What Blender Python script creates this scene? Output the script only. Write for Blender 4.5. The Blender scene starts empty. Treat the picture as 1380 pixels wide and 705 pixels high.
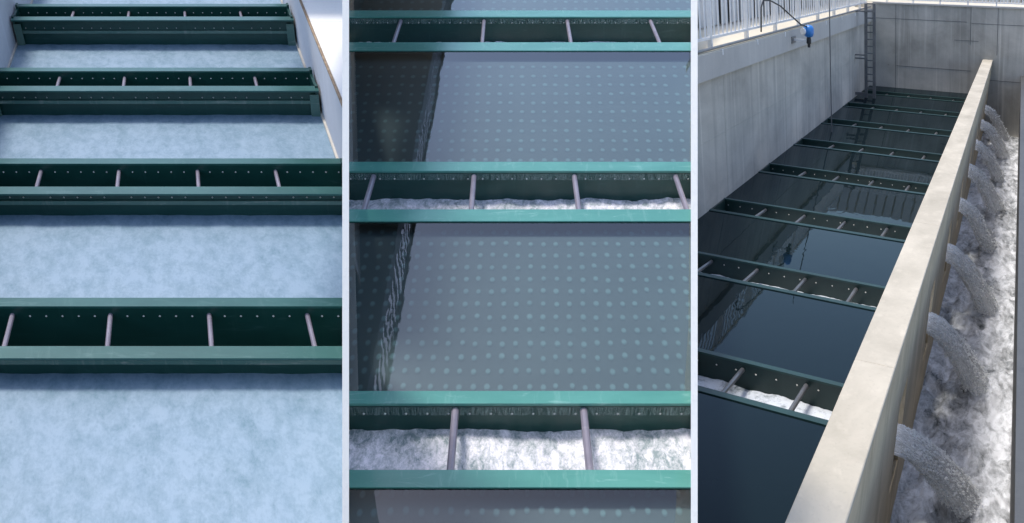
import bpy, bmesh, math, random
from mathutils import Vector, Matrix, noise
random.seed(7)
scene = bpy.context.scene

# ------------------------------------------------------------------ camera
CAM_H = 7.2
PITCH = math.atan(826.5 / 1400.0)
cam_data = bpy.data.cameras.new('camera')
cam_data.sensor_width = 36.0
cam_data.lens = 36.0 * 1400.0 / 1380.0
cam_data.clip_start = 0.1
cam_data.clip_end = 5000.0
cam = bpy.data.objects.new('camera', cam_data)
scene.collection.objects.link(cam)
cam.location = (0, 0, CAM_H)
TILT = math.radians(10.0)          # the two near basins climb gently away from the lookout
cam.rotation_euler = (math.pi / 2 - PITCH + TILT, 0, 0)
scene.camera = cam

# ------------------------------------------------------------------ sky, sun, exposure
SUN_EL, SUN_AZ = math.radians(70), math.radians(-60)
world = bpy.data.worlds.new('World')
scene.world = world
world.use_nodes = True
wn = world.node_tree
sky = wn.nodes.new('ShaderNodeTexSky')
sky.sky_type = 'NISHITA'
sky.sun_disc = False
sky.sun_elevation = SUN_EL
sky.sun_rotation = SUN_AZ
sky.dust_density = 1.8
sky.air_density = 0.85
sky.ozone_density = 0.5
bg = wn.nodes['Background']
bg.inputs['Strength'].default_value = 0.15
wn.links.new(sky.outputs[0], bg.inputs[0])

sun_data = bpy.data.lights.new('sun', 'SUN')
sun_data.energy = 1.5
sun_data.angle = math.radians(11)
sun_data.color = (1.0, 0.95, 0.88)
sun = bpy.data.objects.new('sun', sun_data)
scene.collection.objects.link(sun)
sdir = Vector((math.sin(SUN_AZ) * math.cos(SUN_EL), math.cos(SUN_AZ) * math.cos(SUN_EL), math.sin(SUN_EL)))
sun.rotation_euler = sdir.to_track_quat('Z', 'Y').to_euler()
sun.location = sdir * 60

vs = scene.view_settings
vs.view_transform = 'Standard'
vs.look = 'None'
vs.gamma = 1.0
vs.exposure = 1.0
vs.use_curve_mapping = False
scene.cycles.max_bounces = 8
scene.cycles.transparent_max_bounces = 16

# ------------------------------------------------------------------ frames (local -> world)
class Frame:
    def __init__(self, o, a, b, c):
        self.o, self.a, self.b, self.c = Vector(o), Vector(a), Vector(b), Vector(c)
    def __call__(self, p):
        return self.o + self.a * p[0] + self.b * p[1] + self.c * p[2]

WORLD = Frame((0, 0, 0), (1, 0, 0), (0, 1, 0), (0, 0, 1))
# foam basin: side walls run a little to the left of the troughs' square
LEFT = Frame((0, 0, 0), (1, 0, 0), (-0.294, 1, 0), (0, 0, 1))
# long basin with the overflow channel
def cam_dir(u, v):
    x, y, z = (u - 690) / 1400, (v - 352.5) / 1400, 1.0
    sp, cp = math.sin(PITCH), math.cos(PITCH)
    return Vector((x, -sp * y + cp * z, -cp * y - sp * z))
R_D = cam_dir(1378, -45).normalized()
R_C = -cam_dir(-1358, -95).normalized()
R_U = -cam_dir(1180, 5000).normalized()
sp, cp = math.sin(PITCH), math.cos(PITCH)
ax, ay, az = 1.98389, 1.90033, 7.54741
RIGHT = Frame((ax, -sp * ay + cp * az, CAM_H - cp * ay - sp * az), R_C, R_D, R_U)

CAM_LOC = Vector((0, 0, CAM_H))
ROT = Matrix.Rotation(TILT, 3, 'X')
def place(p):
    return CAM_LOC + ROT @ (Vector(p) - CAM_LOC)

def edge_plane(u):
    """plane of a dividing wall: through the lookout point, bearing given by u"""
    k = (u - 690) / 1400
    n = Vector((1, -k * cp, k * sp)).normalized()
    return Vector((0, 0, CAM_H)), n
P1, P2 = edge_plane(466.0), edge_plane(935.5)
CLIP_L = [(P1[0], P1[1])]
CLIP_M = [(P1[0], -P1[1]), (P2[0], P2[1])]
CLIP_R = [(P2[0], -P2[1])]

# ------------------------------------------------------------------ mesh builder
class MB:
    def __init__(self):
        self.v, self.f, self.m = [], [], []
    def add(self, vs_, fs_):
        n = len(self.v)
        self.v += [tuple(p) for p in vs_]
        self.f += [tuple(i + n for i in q) for q in fs_]
        return self
    def box(self, x0, x1, y0, y1, z0, z1):
        return self.add([(x0, y0, z0), (x1, y0, z0), (x1, y1, z0), (x0, y1, z0),
                         (x0, y0, z1), (x1, y0, z1), (x1, y1, z1), (x0, y1, z1)],
                        [(0, 3, 2, 1), (4, 5, 6, 7), (0, 1, 5, 4), (1, 2, 6, 5), (2, 3, 7, 6), (3, 0, 4, 7)])
    def prism(self, poly, axis, a0, a1):
        """poly: 2-D points in the two other axes, extruded along axis"""
        def mk(p, a):
            q = list(p); q.insert(axis, a); return tuple(q)
        n = len(poly)
        vs_ = [mk(p, a0) for p in poly] + [mk(p, a1) for p in poly]
        fs_ = [tuple(range(n))[::-1], tuple(range(n, 2 * n))]
        fs_ += [(i, (i + 1) % n, n + (i + 1) % n, n + i) for i in range(n)]
        return self.add(vs_, fs_)
    def tube(self, p, q, r, n=10, r2=None):
        p, q = Vector(p), Vector(q)
        d = (q - p).normalized()
        s = d.orthogonal().normalized()
        t = d.cross(s)
        r2 = r if r2 is None else r2
        vs_ = [p + (s * math.cos(2 * math.pi * i / n) + t * math.sin(2 * math.pi * i / n)) * r for i in range(n)]
        vs_ += [q + (s * math.cos(2 * math.pi * i / n) + t * math.sin(2 * math.pi * i / n)) * r2 for i in range(n)]
        fs_ = [(i, (i + 1) % n, n + (i + 1) % n, n + i) for i in range(n)]
        fs_ += [tuple(range(n))[::-1], tuple(range(n, 2 * n))]
        return self.add(vs_, fs_)
    def path(self, pts, r, n=8):
        pts = [Vector(p) for p in pts]
        rings = []
        for i, p in enumerate(pts):
            d = (pts[min(i + 1, len(pts) - 1)] - pts[max(i - 1, 0)]).normalized()
            s = Vector((0, 0, 1)).cross(d)
            if s.length < 1e-3: s = Vector((1, 0, 0))
            s.normalize(); t = d.cross(s)
            rings.append([p + (s * math.cos(2 * math.pi * k / n) + t * math.sin(2 * math.pi * k / n)) * r for k in range(n)])
        vs_ = [v for ring in rings for v in ring]
        fs_ = [(i * n + k, i * n + (k + 1) % n, (i + 1) * n + (k + 1) % n, (i + 1) * n + k)
               for i in range(len(pts) - 1) for k in range(n)]
        fs_ += [tuple(range(n))[::-1], tuple(range((len(pts) - 1) * n, len(pts) * n))]
        return self.add(vs_, fs_)
    def lathe(self, c, prof, n=16):
        c = Vector(c)
        vs_ = [c + Vector((r * math.cos(2 * math.pi * k / n), r * math.sin(2 * math.pi * k / n), z)) for r, z in prof for k in range(n)]
        fs_ = [(i * n + k, i * n + (k + 1) % n, (i + 1) * n + (k + 1) % n, (i + 1) * n + k)
               for i in range(len(prof) - 1) for k in range(n)]
        fs_ += [tuple(range(n))[::-1], tuple(range((len(prof) - 1) * n, len(prof) * n))]
        return self.add(vs_, fs_)
    def disc(self, c, rx, ry, n=10, z=0.0):
        return self.add([(c[0] + rx * math.cos(2 * math.pi * k / n), c[1] + ry * math.sin(2 * math.pi * k / n), c[2]) for k in range(n)],
                        [tuple(range(n))])
    def grid(self, x0, x1, y0, y1, nx, ny, zf):
        vs_ = []
        for j in range(ny + 1):
            for i in range(nx + 1):
                x, y = x0 + (x1 - x0) * i / nx, y0 + (y1 - y0) * j / ny
                vs_.append((x, y, zf(x, y)))
        w = nx + 1
        return self.add(vs_, [(j * w + i, j * w + i + 1, (j + 1) * w + i + 1, (j + 1) * w + i) for j in range(ny) for i in range(nx)])
    def build(self, name, mat, parent=None, frame=WORLD, clip=None, smooth=False, bevel=0.0, kind=None, site=True):
        bm = bmesh.new()
        lay = bm.verts.layers.float_vector.new('lc')
        for p in self.v:
            q = bm.verts.new(frame(p)); q[lay] = p
        bm.verts.ensure_lookup_table()
        for q in self.f:
            try: bm.faces.new([bm.verts[i] for i in q])
            except ValueError: pass
        if bevel > 0:
            bmesh.ops.bevel(bm, geom=bm.edges[:], offset=bevel, segments=1, affect='EDGES', clamp_overlap=True)
        for co, no in (clip or []):
            bmesh.ops.bisect_plane(bm, geom=bm.verts[:] + bm.edges[:] + bm.faces[:], plane_co=co, plane_no=no, clear_outer=True)
        bmesh.ops.recalc_face_normals(bm, faces=bm.faces[:]) if not smooth else None
        if not bm.faces:
            bm.free(); return None
        if site:
            for v in bm.verts: v.co = place(v.co)
        base = parent.location if parent is not None else None
        if base is None:
            xs = [v.co for v in bm.verts]
            base = Vector((sum(v.x for v in xs) / len(xs), sum(v.y for v in xs) / len(xs), min(v.z for v in xs)))
        for v in bm.verts: v.co -= base
        if smooth:
            for f_ in bm.faces: f_.smooth = True
        me = bpy.data.meshes.new(name)
        bm.to_mesh(me); bm.free()
        o = bpy.data.objects.new(name, me)
        me.materials.append(mat)
        scene.collection.objects.link(o)
        if parent is not None: o.parent = parent
        else: o.location = base
        if kind: o['kind'] = kind
        return o

def empty(name, loc):
    o = bpy.data.objects.new(name, None)
    scene.collection.objects.link(o)
    o.location = place(loc)
    o.empty_display_size = 0.2
    return o
def tag(o, label=None, cat=None, group=None, kind=None):
    if label: o['label'] = label
    if cat: o['category'] = cat
    if group: o['group'] = group
    if kind: o['kind'] = kind
    return o

# ------------------------------------------------------------------ materials
def mat_new(name):
    m = bpy.data.materials.new(name)
    m.use_nodes = True
    nt = m.node_tree
    return m, nt, nt.nodes['Principled BSDF']
def N(nt, t, **kw):
    n = nt.nodes.new(t)
    for k, v in kw.items():
        if k in n.inputs.keys(): n.inputs[k].default_value = v
        else: setattr(n, k, v)
    return n
def lc(nt):
    return N(nt, 'ShaderNodeAttribute', attribute_name='lc').outputs['Vector']
def mapping(nt, vec, scale):
    m = N(nt, 'ShaderNodeMapping'); m.inputs['Scale'].default_value = scale
    nt.links.new(vec, m.inputs['Vector']); return m.outputs[0]
def noise_n(nt, vec, scale, detail=4, rough=0.55, dist=0.0):
    n = N(nt, 'ShaderNodeTexNoise', Scale=scale, Detail=detail, Roughness=rough, Distortion=dist)
    nt.links.new(vec, n.inputs['Vector']); return n.outputs['Fac']
def ramp(nt, fac, stops):
    r = N(nt, 'ShaderNodeValToRGB')
    el = r.color_ramp.elements
    while len(el) < len(stops): el.new(0.5)
    for e, (p, c) in zip(el, stops):
        e.position = p; e.color = (*c, 1) if len(c) == 3 else c
    nt.links.new(fac, r.inputs['Fac']); return r.outputs['Color']
def mix(nt, a, b, fac, mode='MIX'):
    n = N(nt, 'ShaderNodeMix', data_type='RGBA', blend_type=mode)
    for s, v in ((n.inputs[6], a), (n.inputs[7], b), (n.inputs[0], fac)):
        if isinstance(v, (tuple, list)): s.default_value = (*v, 1) if len(v) == 3 else v
        elif isinstance(v, (int, float)): s.default_value = v
        else: nt.links.new(v, s)
    return n.outputs[2]
def bump(nt, bs, h, strength=0.3, dist=0.02):
    b = N(nt, 'ShaderNodeBump', Strength=strength, Distance=dist)
    nt.links.new(h, b.inputs['Height']); nt.links.new(b.outputs[0], bs.inputs['Normal'])

def concrete(name, base, dark, streak=0.5, scale=1.0, rough=0.9, blotch=0.5, along=1):
    m, nt, bs = mat_new(name)
    v = lc(nt)
    big = noise_n(nt, mapping(nt, v, (0.45 * scale, 0.22 * scale, 0.5 * scale)), 1.0, 5, 0.6, 0.4)
    col = mix(nt, base, dark, ramp(nt, big, [(0.35, (0, 0, 0)), (0.72, (blotch,) * 3)]))
    st = noise_n(nt, mapping(nt, v, (3.2, 1.6, 0.16)), 1.0, 4, 0.65, 0.2)
    col = mix(nt, col, dark, ramp(nt, st, [(0.5, (0, 0, 0)), (0.78, (streak,) * 3)]))
    st2 = noise_n(nt, mapping(nt, v, (5.0, 2.3, 0.10)), 1.3, 3, 0.6)
    col = mix(nt, col, tuple(min(1, c * 1.35) for c in base), ramp(nt, st2, [(0.56, (0, 0, 0)), (0.8, (streak * 0.8,) * 3)]))
    fine = noise_n(nt, mapping(nt, v, (1, 0.6, 1)), 22.0, 5, 0.7)
    col = mix(nt, col, tuple(c * 0.75 for c in dark), ramp(nt, fine, [(0.55, (0, 0, 0)), (0.85, (0.5,) * 3)]))
    # small tie holes and pocks
    vor = N(nt, 'ShaderNodeTexVoronoi', Scale=1.0)
    nt.links.new(mapping(nt, v, (1.1, 0.55, 1.1)), vor.inputs['Vector'])
    col = mix(nt, col, (0.05, 0.05, 0.05), ramp(nt, vor.outputs['Distance'], [(0.0, (0.7,) * 3), (0.035, (0, 0, 0))]))
    nt.links.new(col, bs.inputs['Base Color'])
    bs.inputs['Roughness'].default_value = rough
    bump(nt, bs, fine, 0.25, 0.01)
    return m

def paint(name, col, col2, rough=0.35, wear=0.35, wearcol=(0.35, 0.42, 0.38), scale=1.0, metallic=0.0):
    m, nt, bs = mat_new(name)
    v = lc(nt)
    a = noise_n(nt, mapping(nt, v, (0.7 * scale, 1.5 * scale, 2.5 * scale)), 1.0, 5, 0.6, 0.5)
    c = mix(nt, col, col2, ramp(nt, a, [(0.35, (0, 0, 0)), (0.7, (1, 1, 1))]))
    w = noise_n(nt, mapping(nt, v, (1.5, 6, 9)), 1.2, 7, 0.7, 1.0)
    c = mix(nt, c, wearcol, ramp(nt, w, [(0.58, (0, 0, 0)), (0.75, (wear,) * 3)]))
    g_ = noise_n(nt, mapping(nt, v, (6, 1, 0.7)), 1.6, 5, 0.7, 0.3)
    c = mix(nt, c, wearcol, ramp(nt, g_, [(0.56, (0, 0, 0)), (0.8, (wear * 0.6,) * 3)]))
    nt.links.new(c, bs.inputs['Base Color'])
    bs.inputs['Roughness'].default_value = rough
    bs.inputs['Metallic'].default_value = metallic
    bump(nt, bs, w, 0.12, 0.004)
    return m

M = {}
M['conc_grey'] = concrete('weathered grey concrete', (0.58, 0.545, 0.475), (0.27, 0.255, 0.225), 0.75, 1.0, blotch=0.9)  # grey of the concrete itself, with blotches and streaks
M['conc_far'] = concrete('stained grey concrete', (0.55, 0.52, 0.455), (0.25, 0.24, 0.21), 0.75, 1.0, blotch=0.9)
M['conc_beam'] = concrete('pale grey concrete', (0.50, 0.485, 0.45), (0.37, 0.36, 0.34), 0.4, 1.3, blotch=0.6)
M['conc_wall'] = concrete('beige concrete', (0.62, 0.51, 0.345), (0.34, 0.27, 0.175), 0.9, 2.0, blotch=0.7)
M['conc_cream'] = concrete('cream concrete', (0.53, 0.48, 0.385), (0.36, 0.325, 0.255), 0.4, 3.0, blotch=1.0)
M['conc_pale'] = concrete('pale basin concrete', (0.52, 0.53, 0.56), (0.40, 0.41, 0.44), 0.35, 1.0, blotch=0.5)
M['conc_white'] = concrete('bright white concrete', (0.82, 0.80, 0.76), (0.74, 0.72, 0.68), 0.15, 1.0, blotch=0.4)
M['deck'] = concrete('sandy paving concrete', (0.62, 0.57, 0.46), (0.52, 0.47, 0.37), 0.2, 1.0, blotch=0.5)
M['white_panel'] = concrete('white painted panel', (0.88, 0.86, 0.81), (0.84, 0.82, 0.77), 0.03, 1.0, blotch=0.2)
M['green'] = paint('dark green painted steel', (0.006, 0.040, 0.033), (0.010, 0.055, 0.046), 0.32, 0.30, (0.08, 0.15, 0.14))
M['green_rim'] = paint('worn green steel rim', (0.014, 0.075, 0.066), (0.026, 0.105, 0.092), 0.32, 0.5, (0.11, 0.20, 0.19))
M['green_dark'] = paint('wet blackish green steel', (0.003, 0.018, 0.016), (0.005, 0.026, 0.023), 0.45, 0.3, (0.03, 0.06, 0.055))
M['dull_rim'] = paint('wet dark green rim', (0.005, 0.032, 0.030), (0.008, 0.044, 0.041), 0.5, 0.5, (0.025, 0.075, 0.07))
M['teal_rim'] = paint('wet teal steel rim', (0.055, 0.215, 0.18), (0.08, 0.265, 0.225), 0.16, 0.5, (0.3, 0.5, 0.46))
M['green_batten'] = paint('scuffed green grey batten', (0.06, 0.14, 0.12), (0.12, 0.19, 0.16), 0.4, 0.9, (0.36, 0.36, 0.32))
M['bar_grey'] = paint('mauve grey tie bar', (0.16, 0.145, 0.18), (0.24, 0.22, 0.26), 0.35, 0.4, (0.36, 0.34, 0.36))
M['bar_dark'] = paint('dark wet tie bar', (0.08, 0.085, 0.09), (0.12, 0.12, 0.13), 0.3, 0.4, (0.25, 0.25, 0.25))
M['bolt'] = paint('bright bolt steel', (0.5, 0.5, 0.46), (0.6, 0.6, 0.55), 0.3, 0.1)
M['galv'] = paint('galvanised steel', (0.13, 0.135, 0.14), (0.20, 0.205, 0.21), 0.45, 0.5, (0.07, 0.07, 0.075), metallic=0.3)
M['rail_white'] = paint('white painted steel', (0.72, 0.73, 0.73), (0.62, 0.63, 0.64), 0.4, 0.15, (0.5, 0.5, 0.48))
M['fence_metal'] = paint('pale grey sheet metal', (0.52, 0.53, 0.54), (0.42, 0.43, 0.44), 0.45, 0.2, (0.35, 0.35, 0.35))
M['blue'] = paint('blue plastic housing', (0.03, 0.17, 0.50), (0.04, 0.22, 0.58), 0.3, 0.1, (0.3, 0.5, 0.8))
M['black'] = paint('black rubber', (0.015, 0.015, 0.016), (0.025, 0.025, 0.026), 0.5, 0.1)
M['kerb_brown'] = paint('brown joint sealant', (0.22, 0.15, 0.09), (0.35, 0.26, 0.17), 0.8, 0.4, (0.5, 0.42, 0.3), scale=4)
M['plate_mid'] = paint('submerged slate plate', (0.036, 0.078, 0.092), (0.044, 0.09, 0.105), 0.6, 0.1, (0.08, 0.12, 0.13), scale=0.6)
M['disc_mid'] = paint('pale teal disc', (0.075, 0.165, 0.185), (0.09, 0.195, 0.215), 0.6, 0.2, (0.2, 0.35, 0.35), scale=3)
M['disc_rim'] = paint('dim teal disc rim', (0.060, 0.125, 0.145), (0.07, 0.145, 0.165), 0.6, 0.2, (0.1, 0.18, 0.2), scale=3)
M['floor_dark'] = paint('dark basin floor', (0.006, 0.013, 0.017), (0.010, 0.020, 0.025), 0.8, 0.1, (0.02, 0.03, 0.03))
M['disc_dark'] = paint('faint dark disc', (0.012, 0.024, 0.03), (0.016, 0.03, 0.036), 0.8, 0.1)
M['walk_dark'] = paint('dark walkway steel', (0.045, 0.06, 0.06), (0.06, 0.075, 0.075), 0.6, 0.3, (0.1, 0.11, 0.11))
M['dimmed_conc'] = concrete('dimmed dark concrete', (0.085, 0.085, 0.08), (0.045, 0.045, 0.045), 0.6, 1.0, rough=0.5, blotch=0.7)  # base colour darkened so the sunlit ledge stays dim
M['joint'] = paint('dark joint line', (0.10, 0.105, 0.105), (0.16, 0.165, 0.165), 0.9, 0.5, (0.2, 0.2, 0.2))

def water_mat(name, ior, bump_s, scale, rough=0.015, tint=(1, 1, 1), gcol=(1, 1, 1), body=None):
    m = bpy.data.materials.new(name); m.use_nodes = True
    nt = m.node_tree
    for n in list(nt.nodes):
        if n.type != 'OUTPUT_MATERIAL': nt.nodes.remove(n)
    out = nt.nodes['Material Output']
    v = lc(nt)
    h = noise_n(nt, mapping(nt, v, scale), 1.0, 3, 0.5, 0.6)
    b = N(nt, 'ShaderNodeBump', Strength=bump_s, Distance=0.05)
    nt.links.new(h, b.inputs['Height'])
    fr = N(nt, 'ShaderNodeFresnel', IOR=ior)
    nt.links.new(b.outputs[0], fr.inputs['Normal'])
    gl = N(nt, 'ShaderNodeBsdfGlossy', Roughness=rough); gl.inputs['Color'].default_value = (*gcol, 1)
    nt.links.new(b.outputs[0], gl.inputs['Normal'])
    tr = N(nt, 'ShaderNodeBsdfTransparent'); tr.inputs[0].default_value = (*tint, 1)
    if body:
        nt.nodes.remove(tr); tr = N(nt, 'ShaderNodeBsdfDiffuse'); tr.inputs[0].default_value = (*body, 1)
    mx = N(nt, 'ShaderNodeMixShader')
    nt.links.new(fr.outputs[0], mx.inputs[0]); nt.links.new(tr.outputs[0], mx.inputs[1]); nt.links.new(gl.outputs[0], mx.inputs[2])
    nt.links.new(mx.outputs[0], out.inputs['Surface'])
    return m
M['water_mid'] = water_mat('clear still water', 1.68, 0.035, (1.6, 0.7, 1))
M['water_right'] = water_mat('dark still water', 1.27, 0.05, (1.6, 0.8, 1), body=(0.005, 0.011, 0.013), gcol=(0.42, 0.48, 0.51))

def foam_mat(name, light, dark, scale, cover=(0.42, 0.62), rough=0.55, attr=None, spot=0.6, bs_=0.35, dist=0.8, fine=0.35):
    m, nt, bs = mat_new(name)
    v = lc(nt)
    big = noise_n(nt, mapping(nt, v, (scale[0], scale[1], scale[0])), 0.55, 3, 0.5, 0.6)
    a = noise_n(nt, mapping(nt, v, (scale[0], scale[1], scale[0])), 2.0, 8, 0.68, dist)
    b = noise_n(nt, mapping(nt, v, (scale[0], scale[1], scale[0])), 9.0, 6, 0.7, dist)
    mul = N(nt, 'ShaderNodeMath', operation='MULTIPLY_ADD'); nt.links.new(big, mul.inputs[0]); mul.inputs[1].default_value = 0.45
    nt.links.new(a, mul.inputs[2])
    sub = N(nt, 'ShaderNodeMath', operation='MULTIPLY_ADD'); nt.links.new(b, sub.inputs[0]); sub.inputs[1].default_value = fine
    nt.links.new(mul.outputs[0], sub.inputs[2])
    h = N(nt, 'ShaderNodeMath', operation='SUBTRACT'); nt.links.new(sub.outputs[0], h.inputs[0]); h.inputs[1].default_value = 0.225 + fine * 0.5
    fac = h.outputs[0]
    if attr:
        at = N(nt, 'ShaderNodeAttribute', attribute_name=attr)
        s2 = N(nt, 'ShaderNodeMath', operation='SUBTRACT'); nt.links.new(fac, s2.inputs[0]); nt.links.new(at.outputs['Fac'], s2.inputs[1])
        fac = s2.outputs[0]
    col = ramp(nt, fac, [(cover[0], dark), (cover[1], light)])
    # bubbles: little darker cells
    vor = N(nt, 'ShaderNodeTexVoronoi', Scale=3.0)
    nt.links.new(mapping(nt, v, (scale[0], scale[1], scale[0])), vor.inputs['Vector'])
    cell = ramp(nt, vor.outputs['Distance'], [(0.05, (1,) * 3), (0.22, (0,) * 3)])
    cm = N(nt, 'ShaderNodeMix', data_type='RGBA'); 
    msk = mix(nt, (0, 0, 0), cell, ramp(nt, a, [(0.45, (0, 0, 0)), (0.7, (spot,) * 3)]))
    col = mix(nt, col, dark, msk)
    nt.links.new(col, bs.inputs['Base Color'])
    bs.inputs['Roughness'].default_value = rough
    bump(nt, bs, sub.outputs[0], bs_, 0.04)
    return m
M['foam_left'] = foam_mat('pale blue aerated foam', (0.20, 0.29, 0.375), (0.085, 0.17, 0.225), (3.4, 1.8), (0.18, 0.62), spot=0.85, bs_=0.10, dist=0.3, fine=0.55)
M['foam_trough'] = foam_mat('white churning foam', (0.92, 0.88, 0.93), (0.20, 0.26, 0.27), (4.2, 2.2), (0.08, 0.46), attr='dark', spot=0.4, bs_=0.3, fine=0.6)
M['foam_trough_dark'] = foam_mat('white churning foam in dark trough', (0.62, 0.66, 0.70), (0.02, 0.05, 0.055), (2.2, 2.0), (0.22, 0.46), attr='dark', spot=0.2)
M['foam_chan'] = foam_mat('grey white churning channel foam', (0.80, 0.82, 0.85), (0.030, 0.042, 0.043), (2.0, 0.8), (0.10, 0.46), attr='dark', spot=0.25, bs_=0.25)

def backlit(nt, bs, col, al=None, share=0.5):
    # airy white water lets light through: part of what it scatters comes from the far side
    out = nt.nodes['Material Output']
    tl = N(nt, 'ShaderNodeBsdfTranslucent')
    nt.links.new(col, tl.inputs['Color'])
    mx = N(nt, 'ShaderNodeMixShader'); mx.inputs[0].default_value = share
    nt.links.new(bs.outputs[0], mx.inputs[1]); nt.links.new(tl.outputs[0], mx.inputs[2])
    last = mx
    if al is not None:
        for l in list(bs.inputs['Alpha'].links): nt.links.remove(l)
        tr = N(nt, 'ShaderNodeBsdfTransparent')
        m2 = N(nt, 'ShaderNodeMixShader')
        nt.links.new(al, m2.inputs[0]); nt.links.new(tr.outputs[0], m2.inputs[1]); nt.links.new(mx.outputs[0], m2.inputs[2])
        last = m2
    nt.links.new(last.outputs[0], out.inputs['Surface'])
def jet_mat():
    m, nt, bs = mat_new('falling white water')
    v = lc(nt)
    at = N(nt, 'ShaderNodeAttribute', attribute_name='flow').outputs['Vector']
    a = noise_n(nt, mapping(nt, at, (2.6, 3.4, 3.4)), 2.0, 9, 0.72, 1.0)
    b = noise_n(nt, mapping(nt, at, (10, 8, 8)), 4.0, 6, 0.75, 0.3)
    s = N(nt, 'ShaderNodeMath', operation='MULTIPLY_ADD'); nt.links.new(b, s.inputs[0]); s.inputs[1].default_value = 0.6; nt.links.new(a, s.inputs[2])
    col = ramp(nt, s.outputs[0], [(0.55, (0.70, 0.73, 0.73)), (0.78, (0.88, 0.89, 0.89)), (0.95, (0.97, 0.97, 0.97))])
    nt.links.new(col, bs.inputs['Base Color'])
    bs.inputs['Roughness'].default_value = 0.25
    bs.inputs['Specular IOR Level'].default_value = 0.5
    al = ramp(nt, s.outputs[0], [(0.55, (0.22,) * 3), (0.95, (0.85,) * 3)])
    nt.links.new(al, bs.inputs['Alpha'])
    bump(nt, bs, s.outputs[0], 0.3, 0.03)
    backlit(nt, bs, col, al)
    return m
M['jet'] = jet_mat()
def spray_mat():
    m, nt, bs = mat_new('white spray')
    v = lc(nt)
    a = noise_n(nt, mapping(nt, v, (8, 8, 8)), 2.0, 4, 0.7)
    col = ramp(nt, a, [(0.35, (0.85, 0.87, 0.87)), (0.65, (0.99, 0.99, 0.99))])
    nt.links.new(col, bs.inputs['Base Color'])
    bs.inputs['Roughness'].default_value = 0.2
    backlit(nt, bs, col)
    return m
M['spray'] = spray_mat()

def drip_mat():
    m, nt, bs = mat_new('trickling water film')
    v = lc(nt)
    a = noise_n(nt, mapping(nt, v, (22, 1, 2.5)), 2.0, 6, 0.75, 0.3)
    bs.inputs['Base Color'].default_value = (0.22, 0.32, 0.30, 1)
    bs.inputs['Roughness'].default_value = 0.2
    al = ramp(nt, a, [(0.42, (0.0,) * 3), (0.72, (0.6,) * 3)])
    nt.links.new(al, bs.inputs['Alpha'])
    return m
M['drip'] = drip_mat()

# ------------------------------------------------------------------ ground
g = MB().box(-900, 900, -900, 900, -0.5, 0.0)
for i, p in enumerate(g.v): g.v[i] = (p[0], p[1], p[2] - 24)
go = g.build('ground', M['conc_grey'], site=False)
go['kind'] = 'structure'

# ------------------------------------------------------------------ overflow trough
def trough(frame, clip, label, group, a0, a1, yf, yb, zr, zb, ff, fb, bars, mats, bolt_step=None, batten=None, bar_r=0.032, bar_drop=(0.13, 0.09), lip=0.05, ends=(False, False), floor_up=0.0, cap=False):
    root = empty('overflow_trough', frame(((a0 + a1) / 2, (yf + yb) / 2, zb)))
    tag(root, label, 'trough', group)
    t = 0.035
    mg, mr, mbar = mats
    def B(name, mb, m, parent=root, **k): return mb.build(name, m, parent, frame, clip, **k)
    B('front_plate', MB().box(a0, a1, yf, yf + t, zb, zr - 0.03), mg)
    B('back_plate', MB().box(a0, a1, yb - t, yb, zb, zr - 0.03), mg)
    B('trough_floor', MB().box(a0, a1, yf + t, yb - t, zb + floor_up, zb + floor_up + t), mg)
    # angle flanges bent outward at both rims
    B('front_flange', MB().prism([(yf + t + 0.004, zr - 0.032), (yf + t + 0.004, zr), (yf - ff, zr - 0.004), (yf - ff, zr - lip), (yf - ff + 0.02, zr - lip), (yf - ff + 0.02, zr - 0.032)], 0, a0, a1), mr)
    B('back_flange', MB().prism([(yb - t - 0.004, zr - 0.032), (yb - t - 0.004, zr), (yb + fb, zr - 0.004), (yb + fb, zr - lip), (yb + fb - 0.02, zr - lip), (yb + fb - 0.02, zr - 0.032)], 0, a0, a1), mr)
    if batten:
        B('batten', MB().box(a0, a1, yf - 0.035, yf - 0.001, batten[0], batten[1]), M['green_batten'])
    for a in bars:
        B('tie_bar', MB().tube((a, yb - t, zr - bar_drop[0]), (a, yf + t, zr - bar_drop[1]), bar_r, 10), mbar, smooth=False)
    if bolt_step:
        mbk, mf = MB(), MB()
        k = math.ceil(a0 / bolt_step)
        while k * bolt_step < a1 - 0.05:
            a = k * bolt_step
            if min([abs(a - q) for q in bars] or [1]) > 0.07:
                mbk.add(*octa((a, yb - t - 0.01, zr - 0.14), 0.016))
                if batten: mf.add(*octa((a, yf - 0.01, batten[1] + 0.05), 0.016))
            k += 1
        if mbk.v: B('bolt_row', mbk, M['bolt'], kind='stuff')
        if mf.v: B('bolt_row', mf, M['bolt'], kind='stuff')
    if cap:
        B('end_plate', MB().box(a0, a0 + 0.04, yf + t, yb - t, zb, zr - 0.01), mg)
    for e, a, s in ((ends[0], a0, 1), (ends[1], a1, -1)):
        if e:
            aa, ab = sorted((a, a + s * 0.05))
            B('end_plate', MB().prism([(yf - 0.05, zb - 0.02), (yb + 0.05, zb - 0.02), (yb + 0.05, zr + 0.05), (yb - 0.12, zr + 0.05), (yb - 0.12, zr - 0.02), (yf + 0.14, zr - 0.02), (yf + 0.06, zr + 0.03), (yf - 0.05, zr + 0.03)], 0, aa, ab), mg)
            ac, ad = sorted((a, a + s * 0.16))
            B('mounting_bracket', MB().box(ac, ad, yf - 0.06, yf - 0.037, zb + 0.1, zr - 0.13), M['green_batten'])
    return root

def octa(c, r):
    c = Vector(c)
    vs_ = [c + Vector(d) * r for d in ((1, 0, 0), (-1, 0, 0), (0, 1, 0), (0, -1, 0), (0, 0, 1), (0, 0, -1))]
    return vs_, [(0, 2, 4), (2, 1, 4), (1, 3, 4), (3, 0, 4), (2, 0, 5), (1, 2, 5), (3, 1, 5), (0, 3, 5)]

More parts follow.
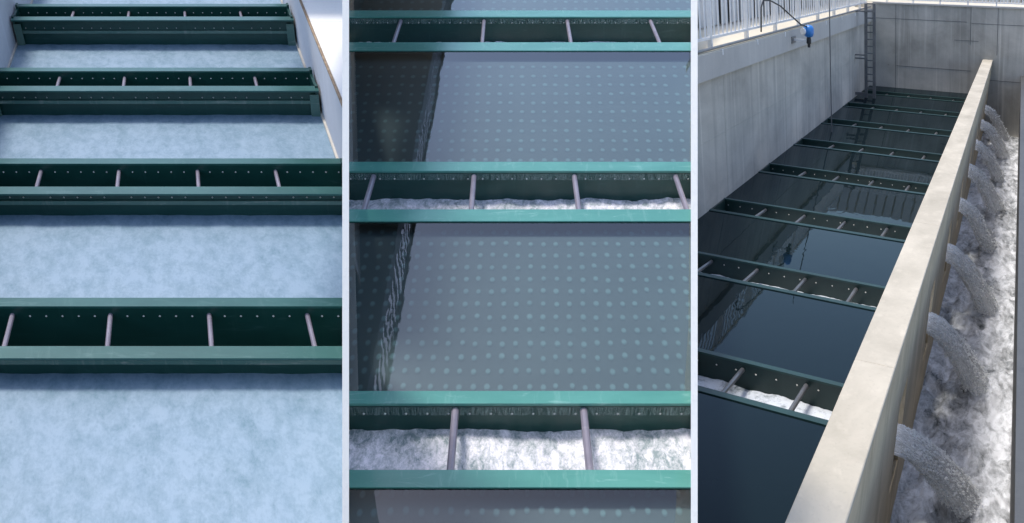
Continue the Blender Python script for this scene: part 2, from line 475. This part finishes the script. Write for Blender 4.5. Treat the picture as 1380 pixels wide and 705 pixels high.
def fr(x, y, z=0.0, H=0.9, L=2.1, O=5):
    return noise.fractal(Vector((x, y, z)), H, L, O)

def set_attr(o, name, fn):
    me = o.data
    src = me.attributes['lc'].data
    at = me.attributes.new(name, 'FLOAT', 'POINT')
    at.data.foreach_set('value', [fn(d.vector) for d in src])

# ================================================================== BASIN OF PALE FOAM (left)
AL0, AL1 = -4.22, 1.71
LT = [(21.2, 22.15, 0.59), (17.36, 18.34, 0.535), (13.54, 14.56, 0.45), (9.66, 10.73, 0.355)]
foam = MB()
fy = [5.5] + [v for yf_, yb_, _ in LT[::-1] for v in (yf_ + 0.01, yb_ - 0.17)] + [30]
for k in range(0, len(fy), 2):
    foam.grid(AL0 - 0.02, AL1 + 0.02, fy[k], fy[k + 1], 100, int((fy[k + 1] - fy[k]) * 14), lambda x, y: 0.010 * fr(x * 1.3, y * 0.6, 1) + 0.006 * fr(x * 5, y * 2.5, 4))
o = foam.build('water', M['foam_left'], None, LEFT, CLIP_L, smooth=True)
tag(o, 'pale blue aerated water covered in fine foam', None, None, 'structure')

wl = empty('concrete_wall', LEFT((AL0 - 0.3, 18, -0.5)))
tag(wl, 'pale concrete side wall at the upper left corner of the foam basin', 'wall')
MB().box(AL0 - 0.6, AL0, 4, 34, -0.5, 1.7).build('wall', M['conc_pale'], wl, LEFT, CLIP_L)
MB().box(AL0 - 0.001, AL0 + 0.03, 4, 34, -0.3, 0.04).build('waterline_fillet', M['conc_grey'], wl, LEFT, CLIP_L)

wr = empty('concrete_wall', LEFT((AL1 + 0.3, 18, -0.5)))
tag(wr, 'low pale concrete wall with bright white top right of the foam basin', 'wall')
MB().box(AL1, AL1 + 0.35, 5, 34, -0.5, 1.41).build('wall', M['conc_pale'], wr, LEFT, CLIP_L)
for y0, y1 in ((5, 18.2), (18.215, 26.4), (26.415, 34)):
    MB().box(AL1 + 0.035, AL1 + 5.5, y0, y1, 1.2, 1.44).build('coping_slab', M['conc_white'], wr, LEFT, CLIP_L, bevel=0.006)
MB().box(AL1 - 0.012, AL1 + 0.025, 5, 34, 1.412, 1.446).build('edge_strip', M['kerb_brown'], wr, LEFT, CLIP_L)
MB().box(AL1 - 0.04, AL1 + 0.001, 4, 34, -0.3, 0.05).build('waterline_fillet', M['conc_grey'], wr, LEFT, CLIP_L)

GL = 'dark green troughs across the foam basin'
LG = (M['green'], M['green_rim'], M['bar_grey'])
bars_l = [-2.97, -1.78, -0.58, 0.61]
for lab, yf, yb, zr in (
        ('farthest dark green steel trough at the top of the foam basin', 21.2, 22.15, 0.59),
        ('second farthest dark green trough, its right end against the low concrete wall', 17.36, 18.34, 0.535),
        ('third dark green trough from the top, middle of the foam basin', 13.54, 14.56, 0.45),
        ('nearest dark green trough above the widest stretch of pale blue foam', 9.66, 10.73, 0.355)):
    k = yf / 21.0
    trough(LEFT, CLIP_L, lab, GL, AL0 + 0.04, AL1 - 0.04, yf, yb - 0.16, zr, -0.55, 0.19, 0.16, bars_l, LG,
           bolt_step=0.197, batten=(zr * 0.42, zr * 0.42 + 0.06), bar_r=0.030, ends=(True, True), lip=0.03)

# ================================================================== CLEAR BASIN WITH DOTTED PLATES (middle)
wm = MB()
MIDT = [(21.241, 23.09, 0.47, 0.45), (13.644, 15.043, 0.32, 0.31), (7.962, 9.116, 0.21, 0.19)]  # front plate, back plate, flange widths
bays = [(MIDT[0][1], 30.0), (MIDT[1][1], MIDT[0][0]), (MIDT[2][1], MIDT[1][0]), (5.2, MIDT[2][0])]
for y0, y1 in bays:
    wm.grid(-5.5, 6.0, y0, y1, 2, 2, lambda x, y: 0.0)
o = wm.build('water', M['water_mid'], None, WORLD, CLIP_M)
tag(o, 'clear still water in the middle basin mirroring the sky', None, None, 'structure')

plate_labels = ['submerged slate plate with faint dots behind the farthest teal trough',
                'submerged slate plate with rows of small dots between the two upper teal troughs',
                'submerged slate plate with large pale dots between the two lower teal troughs',
                'submerged slate plate with pale dots below the nearest teal trough']
dot_rows = [[22.6 + 0.58 * k for k in range(8)][2:],
            [20.36, 19.84, 19.35, 18.88, 18.42, 17.98, 17.55, 17.09, 16.67, 16.27, 15.86, 15.46],
            [13.37, 13.03, 12.70, 12.38, 12.05, 11.75, 11.44, 11.12, 10.83, 10.54, 10.25, 9.97, 9.66, 9.36],
            [7.90, 7.63, 7.36, 7.1]]
for bi, (y0, y1) in enumerate(bays):
    root = empty('perforated_plate', (0, (y0 + y1) / 2, -0.24))
    tag(root, plate_labels[bi], 'plate', 'submerged plates of the middle basin')
    MB().box(-5.5, 6, y0 + 0.002, y1 - 0.002, -0.26, -0.20).build('plate', M['plate_mid'], root, WORLD, CLIP_M)
    ds, halo = MB(), MB()
    for ri, y in enumerate(dot_rows[bi]):
        if not y0 + 0.05 < y < y1 - 0.05: continue
        depth = y * cp + 7.4 * sp
        step = 0.108 + 0.0056 * y            # rows fan out with distance
        r = 0.031 + 0.0012 * (y - 8)
        off = -0.1 + 0.012 * (y - 12)
        for k in range(-26, 27):
            x = off + k * step + random.gauss(0, 0.006)
            rr = r * random.uniform(0.9, 1.08)
            yy = y + random.gauss(0, 0.014)
            if random.random() < 0.008: continue
            ds.disc((x, yy, -0.192), rr * 0.75, rr * 1.4, 10)
            halo.disc((x, yy, -0.196), rr * 1.1, rr * 2.05, 12)
    ds.build('disc', M['disc_mid'], root, WORLD, CLIP_M, kind='stuff')
    halo.build('disc_rim', M['disc_rim'], root, WORLD, CLIP_M, kind='stuff')

GM = 'teal rimmed troughs across the clear basin'
MG = (M['green'], M['teal_rim'], M['bar_grey'])
mid_bars = [[-2.521, -0.634, 1.2525, 3.139], [-2.2136, -0.608, 0.998, 2.615], [-0.6287, 0.7937, 2.2]]
for (yf, yb, ff, fb), bars, lab, zin in zip(MIDT, mid_bars,
        ('farthest teal rimmed trough in the middle basin, almost empty of foam',
         'middle teal rimmed trough with a thin line of white foam inside',
         'nearest teal rimmed trough in the middle basin, full of churning white foam'), (-0.58, -0.50, -0.37)):
    root = trough(WORLD, CLIP_M, lab, GM, -5.4, 5.9, yf, yb, 0.022, -0.75, ff, fb, bars, MG, bolt_step=0.235, bar_r=0.042, bar_drop=(0.10, 0.05), lip=0.02)
    # thin film of water trickling down the inner back plate
    MB().box(-5.4, 5.9, yb - 0.045, yb - 0.040, -0.14, -0.03).build('water_film', M['drip'], root, WORLD, CLIP_M)
    w = yb - yf - 0.07
    ny = 34
    f_ = MB().grid(-5.3, 5.8, yf + 0.036, yb - 0.036, 420, ny, lambda x, y, zin=zin, yf=yf, yb=yb, w=w:
                   zin + 0.045 * fr(x * 1.3, (y - yf) * 1.4 / w, yf) + 0.018 * fr(x * 6, (y - yf) * 4 / w, 3 + yf))
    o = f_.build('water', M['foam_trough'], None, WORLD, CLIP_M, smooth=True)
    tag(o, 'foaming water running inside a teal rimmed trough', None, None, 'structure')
    lim = {-0.58: 0.42, -0.50: 0.6, -0.37: 0.95}[zin]
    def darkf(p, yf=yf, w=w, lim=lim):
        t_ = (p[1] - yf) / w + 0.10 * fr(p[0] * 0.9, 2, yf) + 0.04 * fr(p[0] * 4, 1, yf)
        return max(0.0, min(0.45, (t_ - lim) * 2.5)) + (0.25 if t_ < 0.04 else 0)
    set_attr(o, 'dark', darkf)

# unseen deck, screen and railing added to give the clear water its dark reflection
WX, WZ = -2.52, 3.86
wk = empty('added_walkway', (-3.3, 25, WZ))
tag(wk, 'unseen raised dark deck with railing, added to be mirrored along the left of the clear water', 'added_walkway')
MB().box(-3.6, WX, 12.0, 48, WZ, WZ + 0.45).build('deck_slab', M['walk_dark'], wk)
MB().box(-5.5, -3.602, 19.5, 48, WZ + 0.05, WZ + 0.40).build('deck_slab', M['walk_dark'], wk)  # extra width added to darken the left of the reflection
MB().prism([(24, WZ + 0.048), (48, WZ + 0.048), (48, -0.4), (26, -0.4), (24, 0.5)], 0, -5.5, -5.4).build('reflection_screen', M['walk_dark'], wk)  # added screen, fills the upper left of the reflection with dark
for k in range(62):
    y = 12.1 + k * 0.57
    MB().box(WX - 0.09, WX - 0.06, y - 0.05, y + 0.05, WZ + 0.52, WZ + 1.95).build('baluster', M['walk_dark'], wk)
MB().box(WX - 0.11, WX - 0.02, 12, 48, WZ + 1.95, WZ + 2.05).build('handrail', M['walk_dark'], wk)
MB().box(WX - 0.10, WX - 0.03, 12, 48, WZ + 0.47, WZ + 0.52).build('bottom_rail', M['walk_dark'], wk)

# ================================================================== LONG BASIN WITH OVERFLOW CHANNEL (right)
ZW, ZF = -1.55, -3.26
TY = [5.2, 10.08, 14.93, 20.0, 24.9, 30.0, 35.1, 40.0]
wr_ = MB()
prev = -3.0
edges = [(-3.0, TY[0])] + [(TY[i] + 1.25, TY[i + 1]) for i in range(7)] + [(TY[7] + 1.25, 43.4)]
for y0, y1 in edges:
    wr_.grid(-4.92, 0.05, y0, y1, 2, 2, lambda x, y: ZW)
o = wr_.build('water', M['water_right'], None, RIGHT, CLIP_R)
tag(o, 'dark still water between the troughs of the long basin', None, None, 'structure')
fl = MB().box(-4.92, 0.0, -3, 43.4, ZW - 1.4, ZW - 1.25).build('basin_floor', M['floor_dark'], None, RIGHT, CLIP_R)
tag(fl, 'dark floor of the long basin', None, None, 'structure')

GR = 'dark green troughs across the long basin'
RG = (M['green_dark'], M['dull_rim'], M['bar_dark'])
RGr = ('nearest', 'second nearest', 'third nearest', 'fourth nearest', 'fourth farthest', 'third farthest', 'second farthest', 'farthest')
for i, y in enumerate(TY):
    lab = RGr[i] + (' dark green trough in the long basin beside the beige wall' if i > 3 else ' dark green trough in the long basin, foam running between tie bars')
    trough(RIGHT, CLIP_R, lab, GR, -4.918, 0.10, y, y + 1.25, ZW + 0.02, ZW - 0.8, 0.11, 0.10, [-1.07 - 0.93 * k for k in range(4)] + [-0.2], RG,
           bolt_step=0.3 if i < 4 else None, bar_r=0.035, bar_drop=(0.12, 0.05), lip=0.03, cap=True)
    zin = ZW - (0.36 if i < 3 else 0.5)
    f_ = MB().grid(-4.8, 0.08, y + 0.037, y + 1.213, 160 if i < 4 else 50, 22 if i < 4 else 8, lambda x, yy, zin=zin, y=y:
                   zin + 0.04 * fr(x * 1.7, (yy - y) * 1.7, y) + 0.02 * fr(x * 5, (yy - y) * 5, 3 + y))
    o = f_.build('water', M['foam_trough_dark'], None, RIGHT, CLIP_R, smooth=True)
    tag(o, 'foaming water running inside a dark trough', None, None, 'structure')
    lim = 0.5 if i < 3 else 0.1
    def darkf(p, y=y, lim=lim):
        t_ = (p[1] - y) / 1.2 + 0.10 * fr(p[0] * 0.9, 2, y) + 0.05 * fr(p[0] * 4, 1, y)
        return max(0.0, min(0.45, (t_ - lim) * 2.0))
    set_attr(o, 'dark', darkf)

# beige dividing wall, undercut on its channel side, one opening per trough
def facex(z): return 0.40 + 0.098 * z
dw = empty('dividing_wall', RIGHT((0.2, 20, ZF - 0.4)))
tag(dw, 'long beige concrete wall between the dark basin and the foaming channel', 'wall')
OP0, OP1 = -2.35, -1.12        # opening bottom and top
body = MB()
def wall_piece(y0, y1, z0, z1):
    body.prism([(0.0, z0), (facex(z0), z0), (facex(z1), z1), (0.0, z1)], 1, y0, y1)
wall_piece(-3, 43.4, OP1, -0.05)
wall_piece(-3, 43.4, ZF - 0.5, OP0)
ys = [-3.0]
for y in TY: ys += [y + 0.12, y + 1.13]
ys.append(43.4)
for i in range(0, len(ys), 2): wall_piece(ys[i], ys[i + 1], OP0, OP1)
body.build('wall', M['conc_wall'], dw, RIGHT)
for k in range(7):
    y0, y1 = -3 + k * 6.63, -3 + (k + 1) * 6.63
    MB().box(-0.004, 0.404, y0, y1 - 0.004, -0.05, 0.0).build('coping', M['conc_cream'], dw, RIGHT, bevel=0.008)
for y in TY:
    MB().box(0.11, 0.12, y + 0.121, y + 1.129, OP0 + 0.002, OP0 + 0.25).build('weir_plate', M['green'], dw, RIGHT)

# left retaining wall with edge beam
lw = empty('retaining_wall', RIGHT((-5.2, 25, ZW - 0.6)))
tag(lw, 'tall grey concrete retaining wall with projecting beam left of the long basin', 'wall')
MB().box(-5.6, -4.92, 8, 43.4, ZW - 1.3, 1.41).build('wall', M['conc_grey'], lw, RIGHT, CLIP_R)
MB().box(-5.6, -4.80, 8, 43.4, 1.412, 1.97).build('edge_beam', M['conc_beam'], lw, RIGHT, CLIP_R)
for y in (16.6, 23.8, 31.4):
    MB().box(-4.921, -4.916, y, y + 0.02, ZW - 0.1, 1.40).build('joint', M['conc_far'], lw, RIGHT, CLIP_R)
MB().box(-4.921, -4.914, 8, 43.3, 0.02, 0.035).build('joint', M['conc_far'], lw, RIGHT, CLIP_R)

# far end wall
fw = empty('end_wall', RIGHT((-1.5, 43.6, ZF - 0.6)))
tag(fw, 'stained grey concrete end wall closing the far side of the long basin', 'wall')
MB().box(-5.6, 2.4, 43.402, 44.0, ZF - 0.6, 2.20).build('wall', M['conc_far'], fw, RIGHT, CLIP_R)
MB().box(-4.78, 2.4, 43.33, 44.02, 2.202, 2.27).build('coping', M['conc_beam'], fw, RIGHT, CLIP_R)
for x, z0, z1 in ((-3.75, ZW, 2.2), (-0.55, 0.6, 2.2), (0.55, 0.2, 2.2)):
    MB().box(x, x + 0.018, 43.393, 43.401, z0, z1).build('joint', M['joint'], fw, RIGHT, CLIP_R)
for x0, x1, z in ((-4.9, -0.7, 1.55), (-3.7, -0.5, -0.55), (-1.2, -0.2, 0.75), (-0.5, 2.0, 1.5), (0.3, 2.0, -0.9)):
    MB().box(x0, x1, 43.393, 43.401, z, z + 0.018).build('joint', M['joint'], fw, RIGHT, CLIP_R)

# outer channel wall, kept low to let light into the channel
ow = MB().box(1.55, 3.2, -4, 43.4, ZF - 0.5, -0.6).build('channel_wall', M['dimmed_conc'], None, RIGHT, CLIP_R)
tag(ow, 'darkened concrete outer wall along the right side of the channel', 'wall')

# channel foam
def jetmask(x, y):
    d = 0.0
    for ty in TY:
        cy_ = ty + 2.0
        dx, dy = (x - 0.95) / 0.42, (y - cy_) / 0.95
        d = max(d, math.exp(-(dx * dx + dy * dy)))
    return d
def chanz(x, y):
    return ZF + 0.10 * fr(x * 1.8, y * 0.9, 2) + 0.06 * fr(x * 5, y * 2.4, 5) + 0.03 * fr(x * 13, y * 7, 8) + 0.22 * jetmask(x, y)
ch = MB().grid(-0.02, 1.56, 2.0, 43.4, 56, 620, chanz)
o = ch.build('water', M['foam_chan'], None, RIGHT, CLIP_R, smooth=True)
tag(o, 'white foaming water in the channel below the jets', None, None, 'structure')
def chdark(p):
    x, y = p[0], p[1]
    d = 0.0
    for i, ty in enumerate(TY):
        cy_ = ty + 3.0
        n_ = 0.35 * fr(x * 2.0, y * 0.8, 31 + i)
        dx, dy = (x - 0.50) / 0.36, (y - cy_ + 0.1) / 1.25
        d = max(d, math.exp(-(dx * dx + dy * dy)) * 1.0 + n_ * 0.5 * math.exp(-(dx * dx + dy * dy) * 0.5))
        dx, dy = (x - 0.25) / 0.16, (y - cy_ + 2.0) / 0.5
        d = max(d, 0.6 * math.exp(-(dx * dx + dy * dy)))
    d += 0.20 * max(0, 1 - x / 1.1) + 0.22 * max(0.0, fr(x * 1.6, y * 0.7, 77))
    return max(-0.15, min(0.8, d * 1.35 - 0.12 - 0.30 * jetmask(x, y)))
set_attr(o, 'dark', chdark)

# water jets
jl = ('nearest', 'second nearest', 'third nearest', 'fourth nearest', 'fourth farthest', 'third farthest', 'second farthest', 'farthest')
for i, ty in enumerate(TY):
    root = empty('water_jet', RIGHT((0.3, ty + 0.6, -2.3)))
    tag(root, jl[i] + ' white water jet arching from the beige wall into the channel', 'water jet', 'jets falling into the channel')
    ns, nr = (56, 36) if i < 3 else (36, 20)
    TE = 1.22
    rj = random.Random(40 + i)
    vx, vy = 0.84 * rj.uniform(0.92, 1.12), 1.30 * rj.uniform(0.8, 1.2)
    wj = rj.uniform(0.88, 1.12)
    def jc(t_):
        return (0.16 + vx * t_, ty + 0.62 + vy * t_ * t_ * 0.9 + 0.12 * t_, -1.80 - 0.06 * t_ - 1.38 * t_ * t_, math.atan2(0.06 + 2.76 * t_, vx),
                (0.40 + 0.15 * t_ * t_) * wj, (0.20 - 0.08 * t_ + 0.13 * t_ ** 2) * wj)
    mb = MB(); flow = []
    for s in range(ns + 1):
        t_ = TE * s / ns
        cx_, cy_, cz_, ang, hw, ht = jc(t_)
        for k in range(nr):
            a = 2 * math.pi * k / nr
            ca, sa = math.cos(a), math.sin(a)
            q = 0.88 + (0.08 + 0.16 * t_) * fr(1.2 * t_ + i * 3.1, ca * 1.6, sa * 1.6 + i) + (0.02 + 0.08 * t_) * fr(5 * t_ + i, ca * 6, sa * 6)
            w_, h_ = hw * ca * q, ht * sa * q
            mb.v.append((cx_ + h_ * math.sin(ang), cy_ + w_, cz_ + h_ * math.cos(ang)))
            flow.append((t_ * 2 + i * 7.3, ca * 0.6, sa * 0.6))
    mb.f = [(s * nr + k, s * nr + (k + 1) % nr, (s + 1) * nr + (k + 1) % nr, (s + 1) * nr + k) for s in range(ns) for k in range(nr)]
    mb.f += [tuple(range(nr))[::-1]]
    o = mb.build('stream', M['jet'], root, RIGHT, smooth=True)
    at = o.data.attributes.new('flow', 'FLOAT_VECTOR', 'POINT')
    at.data.foreach_set('vector', [c for f3 in flow for c in f3])
    st = MB()
    for k in range(30 if i < 3 else 12):
        a = random.uniform(0, 2 * math.pi); q = random.uniform(0.80, 1.04)
        t0 = random.random() ** 1.5 * 0.7; t1 = min(TE, t0 + random.uniform(0.12, 0.4))
        r0 = random.uniform(0.006, 0.022); sd = random.uniform(0, 50)
        pts = []
        for j in range(15):
            t_ = t0 + (t1 - t0) * j / 14
            cx_, cy_, cz_, ang, hw, ht = jc(t_)
            qq = q + 0.10 * t_ * noise.noise(Vector((t_ * 3, sd, 0)))
            aa = a + 0.25 * noise.noise(Vector((t_ * 2, sd, 5)))
            w_, h_ = hw * math.cos(aa) * qq, ht * math.sin(aa) * qq
            pts.append(Vector((cx_ + h_ * math.sin(ang), cy_ + w_, cz_ + h_ * math.cos(ang))))
        n0 = len(st.v)
        for j, p in enumerate(pts):
            d = (pts[min(j + 1, 14)] - pts[max(j - 1, 0)]).normalized()
            s_ = d.orthogonal().normalized(); u_ = d.cross(s_)
            rr = r0 * (0.15 + 0.85 * math.sin(math.pi * (j + 0.3) / 14.6)) * (1 + 0.5 * noise.noise(Vector((j * 0.9, sd, 9))))
            for m_ in range(5):
                st.v.append(tuple(p + (s_ * math.cos(1.2566 * m_) + u_ * math.sin(1.2566 * m_)) * rr))
        st.f += [(n0 + j * 5 + m_, n0 + j * 5 + (m_ + 1) % 5, n0 + (j + 1) * 5 + (m_ + 1) % 5, n0 + (j + 1) * 5 + m_) for j in range(14) for m_ in range(5)]
    st.build('strand', M['spray'], root, RIGHT, smooth=True, kind='stuff')
    dr = MB()
    want = (5200, 3800, 3000, 1600, 1000, 800, 600, 500)[i]
    while want > 0:
        t_ = rj.random() ** 0.7 * TE; a = rj.uniform(0, 2 * math.pi)
        cl = noise.noise(Vector((t_ * 5 + i * 9, math.cos(a) * 2.2, math.sin(a) * 2.2))) + 0.6 * noise.noise(Vector((t_ * 14, math.cos(a) * 7, math.sin(a) * 7 + i)))
        if cl < 0.05 - 0.3 * t_ and rj.random() > 0.12: continue
        want -= 1
        cx_, cy_, cz_, ang, hw, ht = jc(t_)
        q = 0.86 + abs(rj.gauss(0, 0.05 + 0.17 * t_ ** 1.5)) + 0.08 * cl
        w_, h_ = hw * math.cos(a) * q, ht * math.sin(a) * q
        dr.add(*octa((cx_ + h_ * math.sin(ang), cy_ + w_, cz_ + h_ * math.cos(ang)), (0.005 + 0.018 * rj.random() ** 2.5) * (1 if i < 3 else 1.5)))
    dr.build('droplet', M['spray'], root, RIGHT, kind='stuff')

# deck, railings, sheet fence behind the retaining wall
dk = MB().box(-16, -4.83, 6, 70, 1.75, 2.0).build('pavement', M['deck'], None, RIGHT, CLIP_R)
tag(dk, 'sandy concrete deck behind the railing', None, None, 'structure')
dk2 = MB().box(-4.8, 12, 44.1, 90, 1.9, 2.2).build('pavement', M['deck'], None, RIGHT, CLIP_R)
tag(dk2, 'sandy concrete deck beyond the end wall', None, None, 'structure')

rl = empty('railing', RIGHT((-5.1, 25, 2.0)))
tag(rl, 'white baluster railing along the deck above the retaining wall', 'railing', None)
RX = -5.1
y = 9.0
k = 0
while y < 43.6:
    if k % 9 == 0:
        MB().box(RX - 0.05, RX + 0.05, y - 0.06, y + 0.06, 2.0, 3.6).build('post', M['rail_white'], rl, RIGHT, CLIP_R)
        MB().box(RX - 0.03, -4.79, y - 0.05, y + 0.05, 1.86, 1.99).build('post_bracket', M['rail_white'], rl, RIGHT, CLIP_R)
    else:
        MB().tube((RX, y, 2.24), (RX, y, 3.5), 0.026, 6).build('baluster', M['rail_white'], rl, RIGHT, CLIP_R)
    y += 0.40; k += 1
MB().box(RX - 0.03, RX + 0.03, 9, 43.6, 2.20, 2.26).build('bottom_rail', M['rail_white'], rl, RIGHT, CLIP_R)
MB().box(RX - 0.04, RX + 0.04, 9, 43.6, 3.5, 3.58).build('handrail', M['rail_white'], rl, RIGHT, CLIP_R)
cd = MB().tube((-4.86, 9, 2.05), (-4.86, 43.2, 2.05), 0.035, 8).build('conduit', M['galv'], None, RIGHT, CLIP_R)
tag(cd, 'thin grey conduit pipe along the deck edge under the white railing', 'pipe')

rf = empty('railing', RIGHT((-1.5, 43.7, 2.27)))
tag(rf, 'white baluster railing on top of the far end wall', 'railing', None)
for k in range(46):
    x = -4.6 + k * 0.145
    if k % 8 == 3:
        MB().box(x - 0.03, x + 0.03, 43.6, 43.66, 2.27, 3.5).build('post', M['rail_white'], rf, RIGHT, CLIP_R)
    else:
        MB().tube((x, 43.63, 2.42), (x, 43.63, 3.4), 0.022, 6).build('baluster', M['rail_white'], rf, RIGHT, CLIP_R)
MB().box(-4.65, 2.2, 43.6, 43.66, 2.38, 2.43).build('bottom_rail', M['rail_white'], rf, RIGHT, CLIP_R)
MB().box(-4.65, 2.2, 43.6, 43.66, 3.4, 3.46).build('handrail', M['rail_white'], rf, RIGHT, CLIP_R)

fe = empty('sheet_fence', RIGHT((-7.1, 30, 2.0)))
tag(fe, 'pale upright sheet metal fence panels across the deck behind the railing', 'fence')
for k in range(62):
    y = 14 + k * 0.62
    d_ = 0.0 if k % 2 else 0.10
    MB().prism([(-7.1 - d_, y), (-7.06 - d_, y), (-7.06 - d_, y + 0.46), (-7.16 - d_, y + 0.46)], 2, 2.05, 5.4).build('slat', M['fence_metal'], fe, RIGHT, CLIP_R)
MB().box(-7.5, -7.4, 13.8, 53, 2.0, 5.4).build('backing_sheet', M['galv'], fe, RIGHT, CLIP_R)

fe2 = empty('sheet_fence', RIGHT((-1, 50, 2.2)))
tag(fe2, 'pale panel fence beyond the far end wall', 'fence')
for k in range(30):
    x = -7 + k * 0.5
    MB().box(x, x + 0.42, 52, 52.08, 2.2, 6.5).build('slat', M['fence_metal'], fe2, RIGHT, CLIP_R)
MB().box(-7.2, 8.2, 52.2, 52.3, 2.2, 6.5).build('backing_sheet', M['deck'], fe2, RIGHT, CLIP_R)

# upright steel cable tray in the far left corner
ct = empty('cable_tray', RIGHT((-4.28, 38.66, ZW - 0.2)))
tag(ct, 'upright galvanised steel tray standing in the water at the far corner', 'cable tray')
for x in (-4.46, -4.12):
    MB().box(x - 0.06, x + 0.06, 38.55, 38.67, ZW - 0.6, 2.35).build('upright', M['galv'], ct, RIGHT)
for k in range(14):
    z = ZW + 0.1 + k * 0.29
    MB().box(-4.424, -4.156, 38.58, 38.64, z, z + 0.05).build('rung', M['galv'], ct, RIGHT)
for z in (0.06, 0.20, -1.46, -1.40):
    MB().box(-5.15 + (0.1 if z in (0.2, -1.4) else 0), -4.5, 38.56, 38.66, z, z + 0.055).build('bracket', M['galv'], ct, RIGHT)
MB().box(-4.92, -4.1, 38.5, 38.7, 2.0, 2.06).build('top_bracket', M['galv'], ct, RIGHT)

# ultrasonic level sensor on its arm
sn = empty('level_sensor', RIGHT((-4.34, 24.6, 1.70)))
tag(sn, 'blue level sensor on a white arm projecting from the concrete beam', 'sensor')
MB().lathe((-4.32, 24.6, 1.80), [(0.07, 0.0), (0.13, 0.03), (0.16, 0.12), (0.16, 0.26), (0.12, 0.33), (0.05, 0.36)], 16).build('housing', M['blue'], sn, RIGHT, smooth=True)
MB().tube((-4.42, 24.35, 1.98), (-4.46, 24.3, 1.98), 0.10, 12).build('cover', M['rail_white'], sn, RIGHT)
MB().lathe((-4.32, 24.6, 1.50), [(0.04, 0.0), (0.045, 0.10), (0.075, 0.12), (0.075, 0.22), (0.06, 0.30)], 12).build('horn', M['black'], sn, RIGHT)
MB().box(-4.80, -4.28, 24.56, 24.64, 1.675, 1.73).build('arm', M['rail_white'], sn, RIGHT)
MB().box(-4.80, -4.775, 24.3, 24.9, 1.60, 1.80).build('wall_plate', M['galv'], sn, RIGHT)

hs = MB().path([(-5.02, 21.2, 2.10), (-5.02, 21.3, 2.75), (-5.0, 21.5, 2.92), (-4.9, 21.9, 2.92), (-4.75, 22.6, 2.75), (-4.6, 23.4, 2.45), (-4.45, 24.1, 2.18), (-4.34, 24.55, 2.10)], 0.022, 8).build('cable', M['black'], None, RIGHT, smooth=True)
tag(hs, 'black cable looping from the railing down to the blue sensor', 'cable')
rp = MB().tube((-4.26, 28.24, ZW - 0.3), (-4.30, 28.24, 4.6), 0.02, 8).build('hanging_rod', M['galv'], None, RIGHT)
tag(rp, 'thin grey rod hanging straight down into the dark water', 'rod')

# ================================================================== white partition slabs between the three basins
def partition(u, zn, pts_world_yz, px, label):
    k = (u - 690) / 1400
    tk = px * zn / 1400 / 2
    n = edge_plane(u)[1]
    def on_plane(y, z):
        # point of the slab's middle plane at depth y, height z
        zc = y * cp + (CAM_H - z) * sp
        return Vector((k * zc, y, z))
    vs_ = []
    for s in (-1, 1):
        for y, z in pts_world_yz: vs_.append(on_plane(y, z) + n * tk * s)
    m_ = len(pts_world_yz)
    fs_ = [tuple(range(m_))[::-1], tuple(range(m_, 2 * m_))] + [(i, (i + 1) % m_, m_ + (i + 1) % m_, m_ + i) for i in range(m_)]
    o = MB().add(vs_, fs_).build('partition_wall', M['white_panel'])
    tag(o, label, 'partition', None)
    return o
def yz(zc, up): return (zc * cp + up * sp, CAM_H - zc * sp + up * cp)
z1 = 9.0
partition(465.8, z1, [yz(z1, -2.75), yz(z1, 2.62), (10.3, 0.8), (27, 0.35), (27, -0.4), (9, -0.6)], 9.0,
          'white partition slab between the pale foam basin and the clear water basin')
z2 = 6.8
partition(935.6, z2, [yz(z2, -2.1), yz(z2, 2.0), (8.0, 1.2), (11, 0.3), (40, 0.3), (40, -12), (12, -4)], 9.0,
          'white partition slab between the clear water basin and the long basin')
